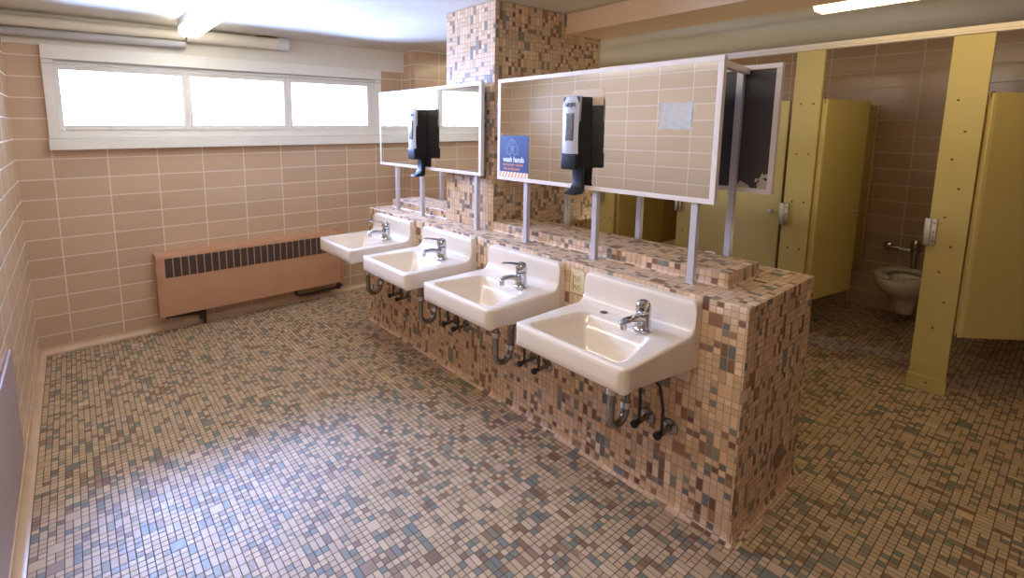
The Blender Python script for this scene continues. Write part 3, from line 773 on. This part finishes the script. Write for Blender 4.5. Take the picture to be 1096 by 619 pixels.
# toilet
def toilet(y, label):
    t = thing('toilet', label, 'toilet', (ROOM_X, y, 0.0))
    bm = nb(); seg = 36; rows = []
    # (z, x centre from the wall, half length, half width)
    for z, c, a, b in [(0.075, .262, .036, .042), (0.082, .265, .050, .055), (0.14, .275, .056, .060), (0.19, .288, .076, .078), (0.235, .316, .130, .112), (0.28, .352, .196, .146), (0.32, .376, .240, .168),
                       (0.36, .392, .262, .178), (0.392, .400, .272, .183), (0.404, .400, .270, .181), (0.408, .400, .258, .170), (0.400, .400, .225, .135), (0.36, .40, .205, .120), (0.28, .37, .15, .09), (0.24, .35, .06, .05)]:
        row = []
        for i in range(seg):
            th = 2 * PI * i / seg; cx = math.cos(th); k = 1.0 if cx > 0 else 1.0
            row.append(bm.verts.new((-(c + a * cx), b * math.sin(th) * (1 - 0.10 * max(0, cx)), z)))
        rows.append(row)
    for A, B in zip(rows, rows[1:]):
        for i in range(seg): bm.faces.new((A[i], A[(i + 1) % seg], B[(i + 1) % seg], B[i]))
    bm.faces.new(rows[0][::-1]); bm.faces.new(rows[-1])
    obj('bowl', bm, 'porcelain', t, smooth=60)
    bm = nb(); add_box(bm, -0.26, -0.001, -.13, .13, 0.24, 0.392, 0.03, 4); obj('rear_shelf', bm, 'porcelain', t, smooth=60)
    # open-front seat
    bm = nb(); n = 44; gap = 0.30; prof = [(-.5, 0), (-.5, .6), (-.3, 1), (.3, 1), (.5, .6), (.5, 0)]; rows = []
    for i in range(n + 1):
        th = gap + (2 * PI - 2 * gap) * i / n; c, s = math.cos(th), math.sin(th)
        ctr = Vector((-(0.400 + 0.212 * c), 0.138 * s, 0)); nrm = Vector((-c / .212, s / .138, 0)).normalized()
        e = min(1.0, min(i, n - i) / 3.0); w = 0.078 * (0.55 + 0.45 * e ** .5)
        rows.append([bm.verts.new(ctr + nrm * (u * w) + Vector((0, 0, 0.412 + h * 0.022))) for u, h in prof])
    for A, B in zip(rows, rows[1:]):
        for i in range(6): bm.faces.new((A[i], A[(i + 1) % 6], B[(i + 1) % 6], B[i]))
    bm.faces.new(rows[0][::-1]); bm.faces.new(rows[-1])
    st = obj('seat', bm, 'seat', t, smooth=50)
    bm = nb(); add_box(bm, -.215, -.165, -.09, .09, .408, .432, .005); obj('seat_hinge', bm, 'seat', st)
    # flush valve
    bm = nb()
    add_tube(bm, [(-.105, 0, .39), (-.105, 0, .56)], 0.017, 14); add_lathe(bm, [(0, .395), (.034, .395), (.030, .41), (.018, .415), (0, .415)], origin=(-.105, 0, 0), seg=18)
    fv = obj('flush_valve', bm, 'chrome', t, smooth=50)
    bm = nb(); add_lathe(bm, [(0, .545), (.026, .545), (.029, .56), (.029, .60), (.033, .605), (.033, .635), (.026, .655), (.010, .664), (0, .664)], origin=(-.105, 0, 0), seg=20); obj('valve_cap', bm, 'chrome', fv, smooth=50)
    bm = nb(); add_tube(bm, [(-.105, .02, .565), (-.105, .10, .565), (-.105, .17, .565)], 0.015, 12); add_lathe(bm, [(0, .09), (.024, .09), (.024, .12), (0, .12)], origin=(-.105, 0, .565), axis='Y', seg=14)
    add_tube(bm, [(-.105, .17, .565), (-.06, .19, .565), (0, .19, .565)], .015, 12); add_lathe(bm, [(0, 0), (.034, 0), (.03, -.01), (0, -.012)], origin=(0, .19, .565), axis='X', seg=16); obj('supply_stop', bm, 'chrome', fv, smooth=50)
    bm = nb(); add_tube(bm, [(-.13, 0, .565), (-.165, -.01, .588), (-.205, -.02, .582)], [.011, .007, .009], 12); obj('flush_handle', bm, 'chrome', fv, smooth=50)
    return t
toilet(-3.470, 'white wall-hung toilet with open-front seat in the stall with the door swung inward')

# ------------------------------------------------------------------ light, sky, camera
w = bpy.data.worlds.new('sky'); scene.world = w; w.use_nodes = True
nt = w.node_tree; bg = nt.nodes['Background']
tc = nt.nodes.new('ShaderNodeTexCoord'); sp = nt.nodes.new('ShaderNodeSeparateXYZ'); rp = nt.nodes.new('ShaderNodeValToRGB')
rp.color_ramp.elements[0].position = 0.35; rp.color_ramp.elements[0].color = (0.38, 0.53, 1.0, 1)
rp.color_ramp.elements[1].position = 0.75; rp.color_ramp.elements[1].color = (0.35, 0.50, 1.0, 1)
mp = nt.nodes.new('ShaderNodeMath'); mp.operation = 'MULTIPLY_ADD'; mp.inputs[1].default_value = 0.5; mp.inputs[2].default_value = 0.5
nt.links.new(tc.outputs['Generated'], sp.inputs[0]); nt.links.new(sp.outputs[2], mp.inputs[0]); nt.links.new(mp.outputs[0], rp.inputs[0]); nt.links.new(rp.outputs[0], bg.inputs[0])
# sky strength shaped for the floor glare: bright straight out and left, dimmed right
az = nt.nodes.new('ShaderNodeMath'); az.operation = 'ARCTAN2'; nt.links.new(sp.outputs[0], az.inputs[0]); nt.links.new(sp.outputs[1], az.inputs[1])
mr = nt.nodes.new('ShaderNodeMapRange'); mr.interpolation_type = 'SMOOTHSTEP'
mr.inputs['From Min'].default_value = math.radians(9); mr.inputs['From Max'].default_value = math.radians(19); mr.inputs['To Min'].default_value = 125.0; mr.inputs['To Max'].default_value = 26.0
nt.links.new(az.outputs[0], mr.inputs['Value']); nt.links.new(mr.outputs[0], bg.inputs[1])
def area(name, loc, rot, sx, sy, power, color, portal=False):
    l = bpy.data.lights.new(name, 'AREA'); l.shape = 'RECTANGLE'; l.size = sx; l.size_y = sy; l.energy = power; l.color = color
    if portal: l.cycles.is_portal = True
    o = bpy.data.objects.new(name, l); COL.objects.link(o); o.location = loc; o.rotation_euler = rot; return o
area('window_portal', ((0.27 + 2.57) / 2, 0.08, 1.76), (-PI / 2, 0, 0), 2.3, 0.37, 1.0, (1, 1, 1), True)
area('fill_entry', (0.40, -3.6, 2.24), (0, math.radians(-40), 0), 0.3, 1.2, 20.0, (1.0, 0.92, 0.82))  # added fill with no fixture, brightens the basins and mirror side
area('fill_aisle_ceiling', (3.5, -2.6, 0.9), (PI, 0, 0), 0.7, 2.4, 5.0, (1.0, 0.92, 0.72))  # added upward fill, no such source; lightens the aisle ceiling
area('fill_behind_pillar', (3.80, -0.95, 2.25), (0, 0, 0), 0.3, 1.0, 12.0, (1.0, 0.88, 0.62))  # added fill hidden behind the pillar, brightens the far stall fronts
area('fill_stall_ceiling', (4.98, -2.2, 1.78), (PI, 0, 0), 1.0, 3.4, 4.6, (1.0, 0.92, 0.74))  # added upward fill above the dividers, lightens the ceiling there

cam = bpy.data.cameras.new('camera'); co = bpy.data.objects.new('camera', cam); COL.objects.link(co)
co.location = (0.2919, -4.2948, 1.5649)
yaw, pit = 0.6537, -0.1399
fw = Vector((math.sin(yaw) * math.cos(pit), math.cos(yaw) * math.cos(pit), math.sin(pit)))
co.rotation_euler = fw.to_track_quat('-Z', 'Y').to_euler()
cam.sensor_width = 36; cam.lens = 529.94 / 1096 * 36
cam.shift_x = 64.69 / 1096; cam.shift_y = -98.82 / 1096
cam.clip_start = 0.02
scene.camera = co
scene.view_settings.view_transform = 'Standard'
scene.view_settings.look = 'None'
scene.view_settings.exposure = 0.0
scene.cycles.max_bounces = 10
scene.cycles.diffuse_bounces = 6
scene.cycles.sample_clamp_indirect = 6.0
scene.cycles.caustics_reflective = False
